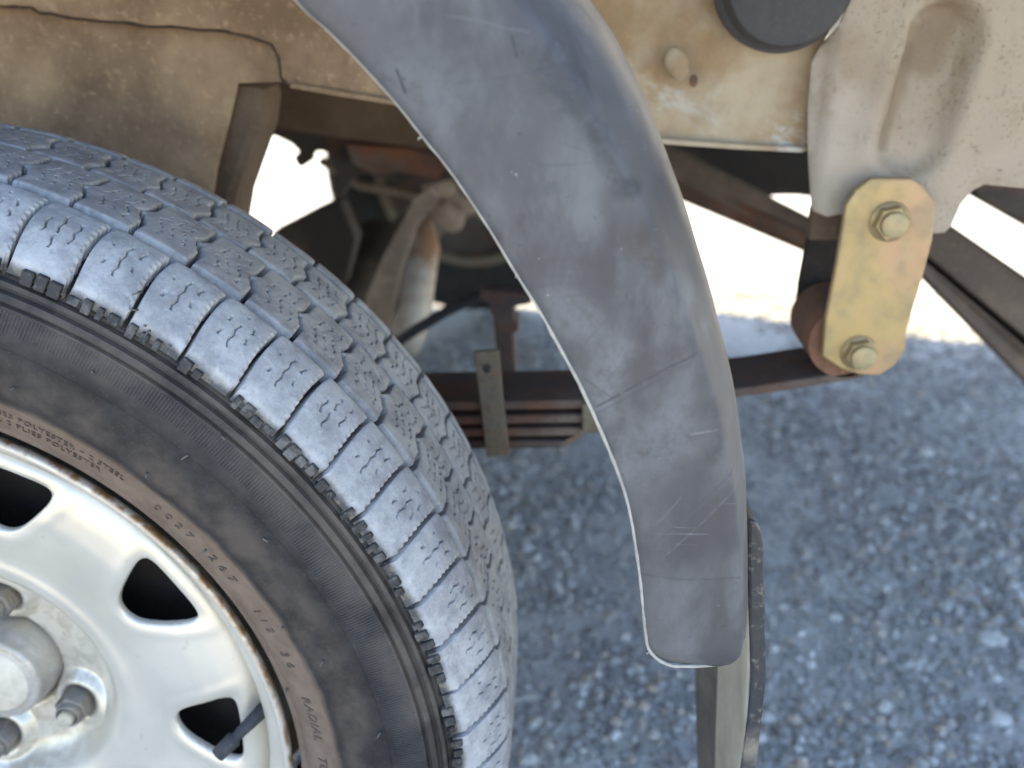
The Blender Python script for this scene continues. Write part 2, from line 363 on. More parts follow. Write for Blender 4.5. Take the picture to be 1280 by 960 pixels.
# ------------------------------------------------------------------ ground
def mat_ground():
    t = NT('gravel_fines'); n1 = t.noise(2.2, 6, .6); n2 = t.noise(38, 7, .7); n3 = t.noise(150, 5, .7)
    vo = t.n.new('ShaderNodeTexVoronoi'); vo.inputs['Scale'].default_value = 75; t.l.new(t.co, vo.inputs['Vector'])
    c = t.mix(t.ramp(n1, .35, .65), (.45, .43, .40), (.56, .54, .50)); c = t.mix(t.ramp(n2, .4, .7, 0, .55), c, (.25, .235, .21))
    c = t.mix(t.ramp(n3, .5, .72, 0, .6), c, (.54, .51, .46)); c = t.mix(t.ramp(vo.outputs['Distance'], .0, .5, .35, 0), c, (.54, .51, .47))
    nb = t.bump(n2, .6, .012); nb = t.bump(n3, .5, .004, nb); nb = t.bump(vo.outputs['Distance'], .5, .004, nb)
    return t.fin(c, .9, 0, nb)
def mat_stone():
    t = NT('gravel_stone'); at_ = t.n.new('ShaderNodeAttribute'); at_.attribute_name = 'tone'; 
    n1 = t.noise(120, 4, .6)
    cr = t.n.new('ShaderNodeValToRGB'); t.l.new(at_.outputs['Fac'], cr.inputs[0]); e = cr.color_ramp.elements
    e[0].position = 0; e[0].color = (.17, .165, .16, 1); e[1].position = 1; e[1].color = (.52, .50, .48, 1)
    for p, c_ in ((.25, (.27, .26, .25, 1)), (.55, (.42, .405, .38, 1)), (.72, (.50, .39, .28, 1)), (.82, (.54, .52, .49, 1)), (.95, (.70, .68, .64, 1))):
        q = e.new(p); q.color = c_
    c = t.mix(t.ramp(n1, .4, .7, 0, .5), cr.outputs[0], (.24, .23, .22))
    return t.fin(c, .85, 0, t.bump(n1, .4, .002))
M['ground'] = mat_ground(); M['stone'] = mat_stone()

def gz(x, y): return .006 * noise.noise(Vector((x * 3.1, y * 3.1, 0))) + .003 * noise.noise(Vector((x * 11, y * 11, 3)))
V, F = [], []
xs = sorted(set([-150, -60, -25, -12, -6, -4] + [round(-3 + .06 * i, 3) for i in range(101)] + [4, 6, 12, 25, 60, 150]))
ys = sorted(set([-150, -60, -25, -12, -6, -3, -2, -1, -.5] + [round(-.2 + .06 * i, 3) for i in range(105)] + [7, 8, 12, 25, 60, 150]))
for y in ys:
    for x in xs: V.append((x, y, gz(x, y) if -3 <= x <= 3 and -.2 <= y <= 6.04 else 0))
nx = len(xs)
for j in range(len(ys) - 1):
    for i in range(nx - 1): F.append((j * nx + i, j * nx + i + 1, (j + 1) * nx + i + 1, (j + 1) * nx + i))
g = link('ground', mesh_from(V, F), M['ground']); g['kind'] = 'structure'; g['label'] = 'grey blue gravel yard under and behind the van'

# loose gravel
def ico(sub):
    bm = bmesh.new(); bmesh.ops.create_icosphere(bm, subdivisions=sub, radius=1); bm.verts.ensure_lookup_table()
    v = np.array([p.co[:] for p in bm.verts]); f = np.array([[q.index for q in p.verts] for p in bm.faces]); bm.free(); return v, f
rng = np.random.default_rng(11)
def scatter(name, n, region, smin, smax, sub, power=2.2, clump=True):  # many small stones in one mesh
    v0, f0 = ico(sub); nv = len(v0); x0, x1, y0, y1 = region
    px = rng.uniform(x0, x1, n * 2); py = rng.uniform(y0, y1, n * 2)
    if clump:
        dn = np.array([noise.noise(Vector((a * 2.6, b * 2.6, 5))) + .5 * noise.noise(Vector((a * 8, b * 8, 9))) for a, b in zip(px, py)])
        keep = rng.uniform(-.30, .45, n * 2) < dn; px = px[keep][:n]; py = py[keep][:n]
    px, py = px[:n], py[:n]; n = len(px); s = smin + (smax - smin) * rng.uniform(0, 1, n) ** power
    A = rng.uniform(0, 2 * np.pi, n); sc = np.stack([s, s * rng.uniform(.6, 1, n), s * rng.uniform(.4, .75, n)], 1)
    jit = 1 + rng.uniform(-.22, .22, (n, nv, 1)); P = v0[None] * jit * sc[:, None, :]
    T = rng.uniform(-.5, .5, n); c, s_ = np.cos(T)[:, None], np.sin(T)[:, None]; X, Z = P[..., 0] * c - P[..., 2] * s_, P[..., 0] * s_ + P[..., 2] * c
    c, s_ = np.cos(A)[:, None], np.sin(A)[:, None]; X, Y = X * c - P[..., 1] * s_, X * s_ + P[..., 1] * c
    z = np.array([gz(a, b) for a, b in zip(px, py)])
    P = np.stack([X + px[:, None], Y + py[:, None], Z + (z + s * .02)[:, None]], 2).reshape(-1, 3)
    Fs = (f0[None] + (np.arange(n) * nv)[:, None, None]).reshape(-1, 3)
    me = bpy.data.meshes.new('mesh'); me.vertices.add(len(P)); me.vertices.foreach_set('co', P.ravel())
    me.loops.add(Fs.size); me.loops.foreach_set('vertex_index', Fs.ravel().astype(np.int32)); me.polygons.add(len(Fs))
    me.polygons.foreach_set('loop_start', np.arange(0, Fs.size, 3, dtype=np.int32)); me.polygons.foreach_set('loop_total', np.full(len(Fs), 3, np.int32))
    me.polygons.foreach_set('use_smooth', np.ones(len(Fs), bool)) if sub > 0 else None
    me.update(); a = me.attributes.new('tone', 'FLOAT', 'POINT'); a.data.foreach_set('value', np.repeat(rng.uniform(0, 1, n) ** 1.15, nv).astype(np.float32)); me.validate()
    o = link(name, me, M['stone']); o['kind'] = 'stuff'; return o
o = scatter('gravel', 36000, (-.6, 1.8, .2, 2.1), .0025, .0100, 1, 2.2); o['label'] = 'loose grey gravel lying on the shaded ground beside the wheel'
o = scatter('fine_grit', 66000, (-.3, 1.4, .2, 1.6), .0014, .0044, 0, 1.5, False); o['label'] = 'fine grey grit between the gravel stones'

# a few larger stones one can point to
def stone(px, py, size, tone, label, sh=(1, .75, .55), rz=0.):
    d = at(px, py, 1.0) - CAM; p = CAM + d * (-CAM.z / d.z)
    bm = bmesh.new(); bmesh.ops.create_icosphere(bm, subdivisions=3, radius=1); sd_ = random.random() * 50
    for v in bm.verts:
        q = v.co.copy(); k = 1 + .3 * noise.noise(q * 1.3 + Vector((sd_, 0, 0))) + .08 * noise.noise(q * 4 + Vector((0, sd_, 0)))
        v.co = Vector((q.x * sh[0], q.y * sh[1], q.z * sh[2])) * k * size
    me = bm_mesh(bm, True); a = me.attributes.new('tone', 'FLOAT', 'POINT'); a.data.foreach_set('value', [tone] * len(me.vertices))
    o = link('pebble', me, M['stone']); o.location = (p.x, p.y, gz(p.x, p.y) + size * sh[2] * .45); o.rotation_euler.z = rz
    o['label'] = label; o['category'] = 'stone'; o['group'] = 'larger stones lying in the gravel'
stone(1158, 570, .012, .93, 'pale stone with a dark hollow beside it, below the lower shackle bolt', (1, .8, .7))
stone(1161, 693, .0075, 1., 'small round white pebble on smooth grey dust, far right of the wheel arch trim')
stone(1045, 772, .008, .97, 'white pebble right of the lower tip of the trim, in front of a brown stone')
stone(1070, 776, .007, .75, 'brown stone touching the white pebble right of the mud flap')
stone(1240, 800, .016, .84, 'large flat grey stone at the right edge of the gravel', (1.2, .8, .45))
stone(660, 952, .010, .85, 'rounded grey stone at the foot of the tyre, at the bottom edge of the picture')
stone(785, 878, .008, .76, 'orange brown pebble between the tyre and the mud flap')
stone(1105, 885, .009, .84, 'grey stone with a light top in the lower right gravel', rz=.6)
stone(1250, 900, .012, .9, 'pale angular stone in the lower right corner of the gravel', (1, .9, .5), .3)
stone(660, 690, .007, .93, 'light bluish pebble right beside the tyre tread')

# ------------------------------------------------------------------ the van
VAN = empty('van', (0, 0, 0))
VAN['label'] = 'cream van at its rear wheel, grey wheel arch trim and rusty leaf spring'
VAN['category'] = 'van'
WY0, TW = 0.0, 0.170

# --- tyre body
def crown(y):
    """radius of the tread face at y across the tyre (0 = outer shoulder, TW = inner shoulder)"""
    e = min(y, TW - y)
    r = .3452 - .0022 * ((y - TW / 2) / (TW / 2)) ** 2
    if e < .036: r -= .0180 * ((.036 - e) / .036) ** 2.0
    return r
prof = [(.2225, .030), (.2230, .019), (.2250, .013), (.2285, .0098), (.2300, .0104), (.2312, .0086), (.236, .0052), (.243, .0012), (.2505, -.0028), (.2525, -.0046), (.256, -.0058),
        (.262, -.0076), (.270, -.0090), (.277, -.0095), (.2835, -.0090), (.2842, -.0097), (.291, -.0090), (.298, -.0073), (.3022, -.0060), (.3030, -.0040), (.3042, -.0040), (.3050, -.0062), (.3078, -.0050), (.3083, -.0020), (.3100, -.0015), (.3108, -.0038),
        (.3128, -.0030), (.3133, .0005), (.3150, .0012), (.3180, .0050)]
for y in (.012, .02, .03, .05, .085, .12, .14, .15, .158): prof.append((crown(y) - .0092, y))
prof += [(.318, .165), (.310, .172), (.295, .178), (.275, .181), (.25, .176), (.235, .166), (.226, .155), (.2225, .148)]
tyre = link('tyre', lathe_y(prof, 300), M['sidewall'], VAN, (0, WY0, H)); smooth_by_angle(tyre, 40)
tyre['label'] = 'worn winter tyre with zigzag tread blocks and brown dusty sidewall'

NB = 70; PITCH = 2 * math.pi / NB
def zig(x): return abs(((x * 1.0) % 1.0) - .5) * 4 - 1
def make_block(y0, y1, gapw, edge, serr, sipes, seed, res=.00055, side=0):
    """one tread block centred on angle 0: a curved top with cut sipes, a toothed edge and draughted walls"""
    rnd = random.Random(seed); rr = .3440
    nu = int(PITCH * rr / res); nv = int((y1 - y0) / res); half = PITCH / 2 - gapw / rr / 2
    ph = rnd.random()
    def pos(u, v, sk=0.0):
        y = y0 + (y1 - y0) * v; a = half * (2 * u - 1)
        a += edge(v) / rr
        if u < .5: a += (1 - 2 * u) ** 3 * (serr * (zig(v * 11 + ph)) / rr)
        return a, y
    U = np.linspace(0, 1, nu + 1); W_ = np.linspace(0, 1, nv + 1); V, F = [], []
    # the block outline is slightly irregular: worn corners
    for j, v in enumerate(W_):
        for i, u in enumerate(U):
            a, y = pos(u, v)
            dx = min(u, 1 - u) * half * 2 * rr; dy = min(v, 1 - v) * (y1 - y0)
            h = crown(y) - .0007 * math.exp(-dx / .0007) - .0007 * math.exp(-dy / .0007)
            h += .00025 * noise.noise(Vector((a * rr * 140, y * 140, seed)))
            xx, yy = a * rr, y
            for (sx, sy0, sy1, amp) in sipes:
                if sy0 <= yy <= sy1:
                    cx = sx + edge(v) * .8 + amp * .6 * zig(yy / .0058 + ph); d = abs(xx - cx)
                    if d < .00055 and noise.noise(Vector((yy * 300, sx * 900, seed))) > -.22: h -= .0024 * (1 - d / .00055) ** .5
            c, s = math.cos(a), math.sin(a)
            V.append((h * c, y, h * s))
    n1 = nu + 1
    for j in range(nv):
        for i in range(nu): F.append((j * n1 + i, j * n1 + i + 1, (j + 1) * n1 + i + 1, (j + 1) * n1 + i))
    ring = [j * n1 for j in range(nv + 1)] + [nv * n1 + i for i in range(1, nu + 1)] + [j * n1 + nu for j in range(nv - 1, -1, -1)] + [i for i in range(nu - 1, 0, -1)]
    base = len(V); ca = sum(math.atan2(V[k][2], V[k][0]) for k in ring) / len(ring)
    for k in ring:
        x, y, z = V[k]; a = math.atan2(z, x); q = .0004
        yc = (y0 + y1) / 2; y2 = y + math.copysign(.0009, y - yc); a2 = a + math.copysign(.0006 / rr, a - ca) * (1 if abs(a - ca) * rr > .004 else 0)
        r2 = crown(min(max(y, 0), TW)) - .0112
        if side and abs(y - y0) < 1e-6: r2 = .3170; y2 = y - .0016
        V.append((r2 * math.cos(a2), y2, r2 * math.sin(a2)))
    m = len(ring)
    for k in range(m): F.append((ring[k], ring[(k + 1) % m], base + (k + 1) % m, base + k))
    me = mesh_from(V, F); bm = bmesh.new(); bm.from_mesh(me); bmesh.ops.recalc_face_normals(bm, faces=bm.faces)
    for e in bm.edges: e.smooth = not (len(e.link_faces) == 2 and e.calc_face_angle(0) > math.radians(50))
    bm.to_mesh(me); bm.free(); me.materials.append(M['tread']); return me
D = math.radians
e_sh = lambda v: .0022 * math.sin(v * math.pi) + .0012 * (v - .5)
def e_r2(v): return (.0052 * (1 - abs(v - .48) / .2) if abs(v - .48) < .2 else 0) + (.002 if v > .5 else -.001)
def e_r3(v): return -(.0048 * (1 - abs(v - .45) / .25) if abs(v - .45) < .25 else 0) + .001 * (v - .5)
e_r4 = lambda v: .002 * v
rows = [  # y0, y1, lateral gap, edge, serration, sipes, phase (deg of one groove)
    (0.000, .0335, .0032, e_sh, .0009, [(-.006, .012, .027, .0010), (.0005, .007, .028, .0010), (.007, .010, .024, .0010)], 42.2, 1),
    (.0400, .0885, .0031, e_r2, .0003, [(-.007, .046, .082, .0014), (-.001, .048, .080, .0014), (.006, .046, .082, .0014)], 41.4, 0),
    (.0915, .1305, .0031, e_r3, .0003, [(-.007, .096, .126, .0013), (0, .095, .127, .0013), (.007, .096, .126, .0013)], 39.1, 0),
    (.1345, .1700, .0028, e_r4, .0005, [(-.004, .140, .160, .001), (.004, .141, .160, .001)], 38.8, 0)]
for ri, (y0, y1, gp, ed, se, sp, ph, sd_) in enumerate(rows):
    variants = [make_block(y0, y1, gp, ed, se, [(a + random.uniform(-.0008, .0008), b + random.uniform(0, .003), c - random.uniform(0, .003), d) for a, b, c, d in sp], 10 * ri + k, side=sd_, res=.00055 if ri < 3 else .0009) for k in range(4 if ri < 2 else 2)]
    for k in range(NB):
        o = bpy.data.objects.new('tread_block', variants[random.randrange(len(variants))]); COL.objects.link(o); o.parent = tyre
        ang = D(ph) + PITCH * (k + .5); o.rotation_euler = (0, -ang - random.uniform(-.0012, .0012), 0)
        s_ = 1 + random.uniform(-.0009, .0007); o.scale = (s_, 1, s_)

# raised shoulder pads between the sidewall ridges and the blocks
V, F = [], []
def box_polar(r0, r1, a0, a1, ya, yb, yc):
    b = len(V)
    for (r, yy) in ((r0, ya), (r1, yb)):
        for a in (a0, a1):
            for d in (0, yc): V.append((r * math.cos(a), yy + d, r * math.sin(a)))
    for f in ((0, 2, 6, 4), (0, 1, 3, 2), (4, 6, 7, 5), (0, 4, 5, 1), (2, 3, 7, 6)): F.append(tuple(b + i for i in f))
for k in range(NB):
    a = D(42.2) + PITCH * k
    for j in range(4):
        if random.random() < .22: continue
        w_ = PITCH * .17 * random.uniform(.55, 1.2); c_ = a + PITCH * (.16 + .225 * j)
        box_polar(.3150 + random.uniform(-.0006, .0022), .3214 + random.uniform(-.0022, .0010), c_ - w_ / 2, c_ + w_ / 2, -.0040, -.0022 - random.uniform(0, .0006), .006)
o = link('shoulder_pads', mesh_from(V, F, False), M['pads'], tyre); o['kind'] = 'stuff'; bevel(o, .0004, 1)

# raised lettering on the sidewall, bent round the bead
def letter_arc(name, body, size, r0, ang, ybase):
    cu = bpy.data.curves.new('t', 'FONT'); cu.body = body; cu.size = size; cu.extrude = .0005; cu.resolution_u = 3; cu.space_character = 1.15
    t = bpy.data.objects.new('t', cu); COL.objects.link(t); dg = bpy.context.evaluated_depsgraph_get(); me = bpy.data.meshes.new_from_object(t.evaluated_get(dg))
    bpy.data.objects.remove(t)
    for v in me.vertices:
        x, y, z = v.co; r = r0 + y; a = D(ang) - x / r0
        v.co = (r * math.cos(a), sidey(r) - .0001 - z, r * math.sin(a))
    me.flip_normals(); return link(name, me, M['letters'], tyre)
def sidey(r):
    p = [q for q in prof[:20]]
    for (r0, y0), (r1, y1) in zip(p, p[1:]):
        if r0 <= r <= r1: return y0 + (y1 - y0) * (r - r0) / (r1 - r0 + 1e-9)
    return 0
for body, sz, r0, a in (('TREAD 2 PLIES POLYESTER + 2 STEEL', .0052, .2428, 73), ('SIDEWALL 2 PLIES POLYESTER', .0052, .2368, 72), ('0 0 2 7', .0075, .2385, 45.5), ('2 6 7', .0080, .2385, 36.5), ('1 1 5', .0070, .2385, 27.5), ('3 6', .0080, .2385, 20.5), ('RADIAL', .0080, .2385, 13), ('TUBELESS', .0080, .2385, 3)):
    letter_arc('raised_lettering', body, sz, r0, a, 0)
# rubber vent whiskers
wm = tube_mesh([(0, 0, 0), (.0006, -.002, 0), (.0020, -.0042, .0004)], [.0006, .0005, .00025], 8); wm.materials.append(M['pads'])
for px, py in ((176, 412), (183, 417), (166, 392), (170, 369), (208, 437), (241, 563), (278, 543), (331, 666), (452, 710), (428, 643), (485, 745), (349, 884), (352, 785), (477, 908), (412, 617), (120, 462), (186, 588), (252, 696), (62, 375), (22, 481), (405, 820)):
    p = at(px, py, -.005); r = math.hypot(p.x, p.z - H); a = math.atan2(p.z - H, p.x)
    o = link('rubber_whisker', wm, None, tyre, (r * math.cos(a), sidey(r) + .0004, r * math.sin(a))); o.rotation_euler = (random.uniform(-.5, .5), random.uniform(0, 6), random.uniform(-.6, .6))

# --- steel wheel
def hub_off(r):
    k = 1 - sstep(.085, .135, r); return (.012 * k, .010 * k)
barrel = [(.2190, .0175), (.2197, .0150), (.2193, .0128), (.2176, .0118), (.2158, .0124), (.2140, .0150), (.2125, .0200), (.2110, .0240), (.2060, .0262), (.2015, .0290), (.1995, .0350), (.1990, .0480), (.1985, .06), (.1900, .075), (.1900, .12), (.2000, .150), (.2180, .158)]
wheel = link('wheel_rim', lathe_y(barrel, 240), M['wheel'], VAN, (0, WY0, H)); wheel['label'] = 'silver painted steel wheel with rounded vent holes'
HOLES = [(66.0, .1655), (32.6, .1650), (-.4, .1620)] + [(-.4 - 32.7 * i, .1630) for i in range(1, 9)]
def hole_sd(x, z, ang, rc):
    """signed distance to a rounded triangle whose flat side faces the rim"""
    a = D(ang); c, s = math.cos(a), math.sin(a)
    lr = x * c + z * s - rc; lt = -x * s + z * c
    rad = .0055
    d1 = lr - (.0205 - rad)                       # outer chord
    d2 = (lr * -.42 + math.sqrt(lt * lt + 9e-6) * .907) - (.0172 - rad)  # slanting sides meeting toward the hub
    d3 = -lr - (.0232 - rad)
    k = .0046; mx = max(d1, d2, d3)
    return mx + k * math.log(sum(math.exp((d - mx) / k) for d in (d1, d2, d3))) - rad
dprof = [(.0385, .0845), (.0395, .0805), (.050, .079), (.066, .077), (.074, .072), (.081, .060), (.087, .052), (.094, .0480), (.102, .0465), (.112, .0470), (.122, .0460), (.134, .0425), (.150, .0380), (.165, .0350), (.180, .0350), (.190, .0372), (.1970, .0425), (.1992, .0500)]
def dy(r):
    for (r0, y0), (r1, y1) in zip(dprof, dprof[1:]):
        if r <= r1: 
            t_ = (r - r0) / (r1 - r0); return y0 + (y1 - y0) * t_
    return dprof[-1][1]
NUTS = [73, -27, -97, 133, 203]
def disc_mesh():
    rs = list(np.arange(.0385, .1992, .0017)) + [.1992]; n = 540; V, F = [], []
    sm = lambda r: (dy(r - .003) if r > .042 else dy(r)) * .25 + dy(r) * .5 + dy(min(r + .003, .1992)) * .25
    for k in range(n):
        a = 2 * math.pi * k / n
        for r in rs:
            ox, oz = hub_off(r); x, z = r * math.cos(a) + ox, r * math.sin(a) + oz; y = sm(r)
            for (ha, hr) in HOLES:
                if r > .135:
                    d = hole_sd(x, z, ha, hr); 
                    if d < .004: y += .0016 * sstep(.004, -.002, d) - .0006 * math.exp(-((d - .006) / .003) ** 2)
                    elif d < .016: y -= .0006 * math.exp(-((d - .006) / .003) ** 2)
            if r < .105:
                for na in NUTS:       # raised seats round the wheel nuts
                    nx_, nz_ = .012 + .056 * math.cos(D(na)), .010 + .056 * math.sin(D(na)); d = math.hypot(x - nx_, z - nz_)
                    y -= .006 * sstep(.022, .014, d) * (1 - .7 * sstep(.013, .009, d))
            V.append((x, y, z))
    m = len(rs)
    for k in range(n):
        k2 = (k + 1) % n
        for j in range(m - 1): F.append((k * m + j, k2 * m + j, k2 * m + j + 1, k * m + j + 1))
    return mesh_from(V, F)
def cut_holes(me):
    """drop the faces inside the vent holes and pull the rim vertices onto their outlines"""
    bm = bmesh.new(); bm.from_mesh(me); bm.verts.ensure_lookup_table()
    sdv = {}
    for v in bm.verts:
        r = math.hypot(v.co.x, v.co.z)
        if r > .13: sdv[v] = min(((hole_sd(v.co.x, v.co.z, ha, hr), ha, hr) for ha, hr in HOLES), key=lambda q: q[0])
    kill = [f for f in bm.faces if all(v in sdv and sdv[v][0] < .0004 for v in f.verts)]
    near = {v: q for v, q in sdv.items() if abs(q[0]) < .006 and math.hypot(v.co.x, v.co.z) < .1985}
    bmesh.ops.delete(bm, geom=kill, context='FACES')
    bnd = [v for v in bm.verts if v.is_boundary and v in near]; bs = set(bnd)
    for v in bnd:
        d, ha, hr = sdv[v]
        for _ in range(3):
            e = 1e-4; d = hole_sd(v.co.x, v.co.z, ha, hr); gx = (hole_sd(v.co.x + e, v.co.z, ha, hr) - d) / e; gz_ = (hole_sd(v.co.x, v.co.z + e, ha, hr) - d) / e
            gl = gx * gx + gz_ * gz_ + 1e-9; v.co.x -= d * gx / gl; v.co.z -= d * gz_ / gl
    # turn the hole edge inwards
    ed = [e for e in bm.edges if e.is_boundary and all(v in bs for v in e.verts)]
    ex = bmesh.ops.extrude_edge_only(bm, edges=ed)
    for v in [g_ for g_ in ex['geom'] if isinstance(g_, bmesh.types.BMVert)]: v.co.y += .0045
    bmesh.ops.recalc_face_normals(bm, faces=bm.faces); bm.to_mesh(me); bm.free()
    me.polygons.foreach_set('use_smooth', [True] * len(me.polygons)); return me
disc = link('wheel_disc', cut_holes(disc_mesh()), M['wheel'], wheel)
# nuts
def hexnut():
    bm = bmesh.new(); R_ = .0112
    rings = [(R_, .0), (R_, -.015), (R_ * .90, -.0172), (.0078, -.0178), (.0070, -.0168)]
    prev = None
    for (r, y) in rings:
        cur = []
        for k in range(24):
            a = 2 * math.pi * k / 24
            if r > .009: hr = r * math.cos(math.pi / 6) / math.cos((a % (math.pi / 3)) - math.pi / 6)
            else: hr = r
            cur.append(bm.verts.new((hr * math.cos(a), y, hr * math.sin(a))))
        if prev:
            for k in range(24): bm.faces.new((prev[k], prev[(k + 1) % 24], cur[(k + 1) % 24], cur[k]))
        prev = cur
    bm.faces.new(prev); me = bm_mesh(bm); return me
nm = hexnut(); nm.materials.append(M['nut'])
studm = lathe_y([(.0001, -.0275), (.0040, -.0275), (.0048, -.0268), (.0050, -.0255), (.0050, -.0100)], 24); studm.materials.append(M['stud'])
collar = lathe_y([(.0055, -.0170), (.0060, -.0230), (.0070, -.0236), (.0078, -.0228), (.0080, -.0160)], 24); collar.materials.append(M['nut'])
for na in NUTS:
    o = link('wheel_nut', nm, None, wheel, (.012 + .056 * math.cos(D(na)), .0755, .010 + .056 * math.sin(D(na)))); o.rotation_euler.y = random.random(); o.scale.y = .8; smooth_by_angle(o, 30)
    for m_, nme in ((studm, 'wheel_stud'), (collar, 'nut_collar')):
        s_ = link(nme, m_, None, wheel, o.location); s_.scale.y = .8
# hub cap
hc = link('hub_cap', lathe_y([(.0001, -.0010), (.018, -.0008), (.0245, -.0002), (.0252, .0004), (.0270, .0002), (.0292, .0008), (.0302, .0026), (.0302, .0060), (.0312, .0075), (.0325, .0160), (.0335, .0220), (.0336, .0420)], 96), M['hubcap'], wheel, (.0175, .0585, .010)); smooth_by_angle(hc, 50)
fm = lathe_y([(.0001, -.0014), (.0225, -.0012), (.0232, -.0004)], 64)
link('cap_face', fm, M['cap_face'], wheel, (.0175, .0585, .010))
link('hub_mark', tube_mesh([(-.0145, -.0016, .0105), (-.009, -.0017, .0065), (-.0035, -.0017, .0005)], .0007, 8), M['nut'], wheel, (.0175, .0585, .010))
link('brake_drum', lathe_y([(.0001, .092), (.10, .090), (.165, .074), (.175, .078), (.175, .15), (.0001, .151)], 72), M['drum'], wheel)
# tyre valve
p0, p1 = at(331, 885, .034), at(272, 944, .018)
off = Vector((0, WY0, H))
vs_ = link('valve_stem', tube_mesh([p0 - off, p0.lerp(p1, .45) - off, p0.lerp(p1, .62) - off, p0.lerp(p1, .66) - off, p1 - off], [.0046, .0036, .0032, .0050, .0044], 18), M['black_rubber'], wheel)

# --- wheel arch trim
inner = [(235, -170), (305, -85), (370, 0), (410, 37), (450, 77), (490, 121), (530, 170), (566, 215), (600, 264), (626, 305), (650, 345), (676, 386), (700, 430), (727, 480), (750, 530), (769, 575), (785, 620), (795, 670), (802, 720), (806, 765), (809, 800), (811, 830)]
outer = [(620, -190), (685, -90), (735, 0), (770, 52), (800, 108), (827, 168), (850, 230), (867, 280), (881, 330), (894, 374), (905, 420), (916, 465), (925, 510), (932, 565), (938, 620), (940, 680), (941, 740), (940, 785), (938, 812), (935, 832)]
def resample(pts, n):
    P = [Vector((at(x, y, -.043).x, at(x, y, -.043).z)) for x, y in pts]
    # smooth curve through the points
    Q = []
    for i in range(len(P) - 1):
        a, b, c, d = P[max(i - 1, 0)], P[i], P[i + 1], P[min(i + 2, len(P) - 1)]
        for k in range(8):
            t = k / 8; Q.append(.5 * ((2 * b) + (c - a) * t + (2 * a - 5 * b + 4 * c - d) * t * t + (3 * b - a - 3 * c + d) * t ** 3))
    Q.append(P[-1]); L = [0]
    for a, b in zip(Q, Q[1:]): L.append(L[-1] + (b - a).length)
    out = []
    for k in range(n):
        s_ = L[-1] * k / (n - 1); j = max(0, min(len(Q) - 2, int(np.searchsorted(L, s_)) - 1)); t = (s_ - L[j]) / (L[j + 1] - L[j] + 1e-12); out.append(Q[j].lerp(Q[j + 1], t))
    return out
# carry both edges on over the top of the wheel to its front (out of the photograph)
NU = 160
I_, O_ = resample(inner, NU), resample(outer, NU)
I_[-1].y = O_[-1].y = (I_[-1].y + O_[-1].y) / 2
def extend(Lst, cx, cz):
    a = Lst[0]; r = math.hypot(a.x - cx, a.y - cz); t0 = math.atan2(a.y - cz, a.x - cx)
    return [Vector((cx + r * math.cos(t0 + (D(165) - t0) * k / 60), cz + r * math.sin(t0 + (D(165) - t0) * k / 60))) for k in range(60, 0, -1)]
I2 = extend(I_, -.02, H + .02) + I_; O2 = extend(O_, -.02, H + .02) + O_
zb = min(I_[-1].y, O_[-1].y)
sec = [(0, -.0350), (.004, -.0385), (.012, -.0405), (.05, -.0425), (.12, -.0435), (.25, -.0448), (.4, -.0455), (.62, -.0458), (.735, -.0456), (.755, -.0448), (.772, -.0425), (.80, -.0370), (.84, -.0290), (.88, -.0210), (.915, -.0145), (.935, -.0095), (.955, -.0010), (.985, .0110), (1.0, .0260), (1.0, .0450)]
V, F = [], []; n = len(I2); ns = len(sec)
NEXT = n - NU
tot = 0; Lc = [0] * n
for i in range(n - 2, -1, -1):
    mid = lambda k: (I2[k] + O2[k]) / 2
    Lc[i] = Lc[i + 1] + (mid(i) - mid(i + 1)).length
for i in range(n):
    A, B_ = I2[i], O2[i]; wdt = (B_ - A).length; dist = Lc[i]
    ra, rb = .016, .010
    ta = (ra - math.sqrt(max(0, ra * ra - (ra - dist) ** 2))) / wdt if dist < ra else 0
    tb = (rb - math.sqrt(max(0, rb * rb - (rb - dist) ** 2))) / wdt if dist < rb else 0
    lo_ = 1 - .45 * sstep(.30, .02, dist)      # the roll is broad at the top and tight near the lower tip
    for (t, y) in sec:
        tt = 1 - (1 - t) * lo_ if t > .7 else t * (1 - .3 * lo_) / .7
        tt = ta + tt * (1 - ta - tb)
        p = A.lerp(B_, tt); yy = y if t >= 1 else -.0455 + (y + .0455) * (1 - .62 * sstep(.42, .10, dist))
        yy += .0012 * noise.noise(Vector((p.x * 9, p.y * 9, 2)))
        if dist < .012 and t < .97: yy += .004 * (1 - dist / .012) ** 2
        V.append((p.x, yy, p.y))
for i in range(n - 1):
    for j in range(ns - 1): F.append((i * ns + j, (i + 1) * ns + j, (i + 1) * ns + j + 1, i * ns + j + 1))
trim = link('wheel_arch_trim', mesh_from(V, F), M['trim'], VAN); trim['label'] = 'scuffed grey plastic wheel arch trim, curved over the tyre'
m = trim.modifiers.new('sheet', 'SOLIDIFY'); m.thickness = .003; m.offset = 0
# cut edge along the arch with a few burrs; pale colour paints caught light
edge_pts = []
for i in range(NEXT - 10, n, 2):
    if Lc[i] < .0165: break
    p = I2[i]; edge_pts.append((p.x - .0006 + .0002 * noise.noise(Vector((p.x * 200, p.y * 200, 0))), -.0455 + .0105 * (1 - .62 * sstep(.42, .10, Lc[i])) - .0030, p.y))
for k in range(0, 8):
    a = math.pi + math.pi / 2 * k / 8
    base_i = max(i_ for i_ in range(n) if Lc[i_] >= .0155)
    p = I2[base_i]; ctr = Vector((p.x + .0165, p.y)); edge_pts.append((ctr.x + .0168 * math.cos(a), -.0447, ctr.y + .0165 * math.sin(a)))
lastp = I2[-1]; edge_pts += [(lastp.x + .022, -.0435, I2[base_i].y - .0167), (O2[-1].x - .012, -.0410, I2[base_i].y - .0172)]
link('trim_edge', tube_mesh(edge_pts, [.00085 + .0003 * noise.noise(Vector((k * .7, 0, 0))) for k in range(len(edge_pts))], 10), M['edge'], trim)
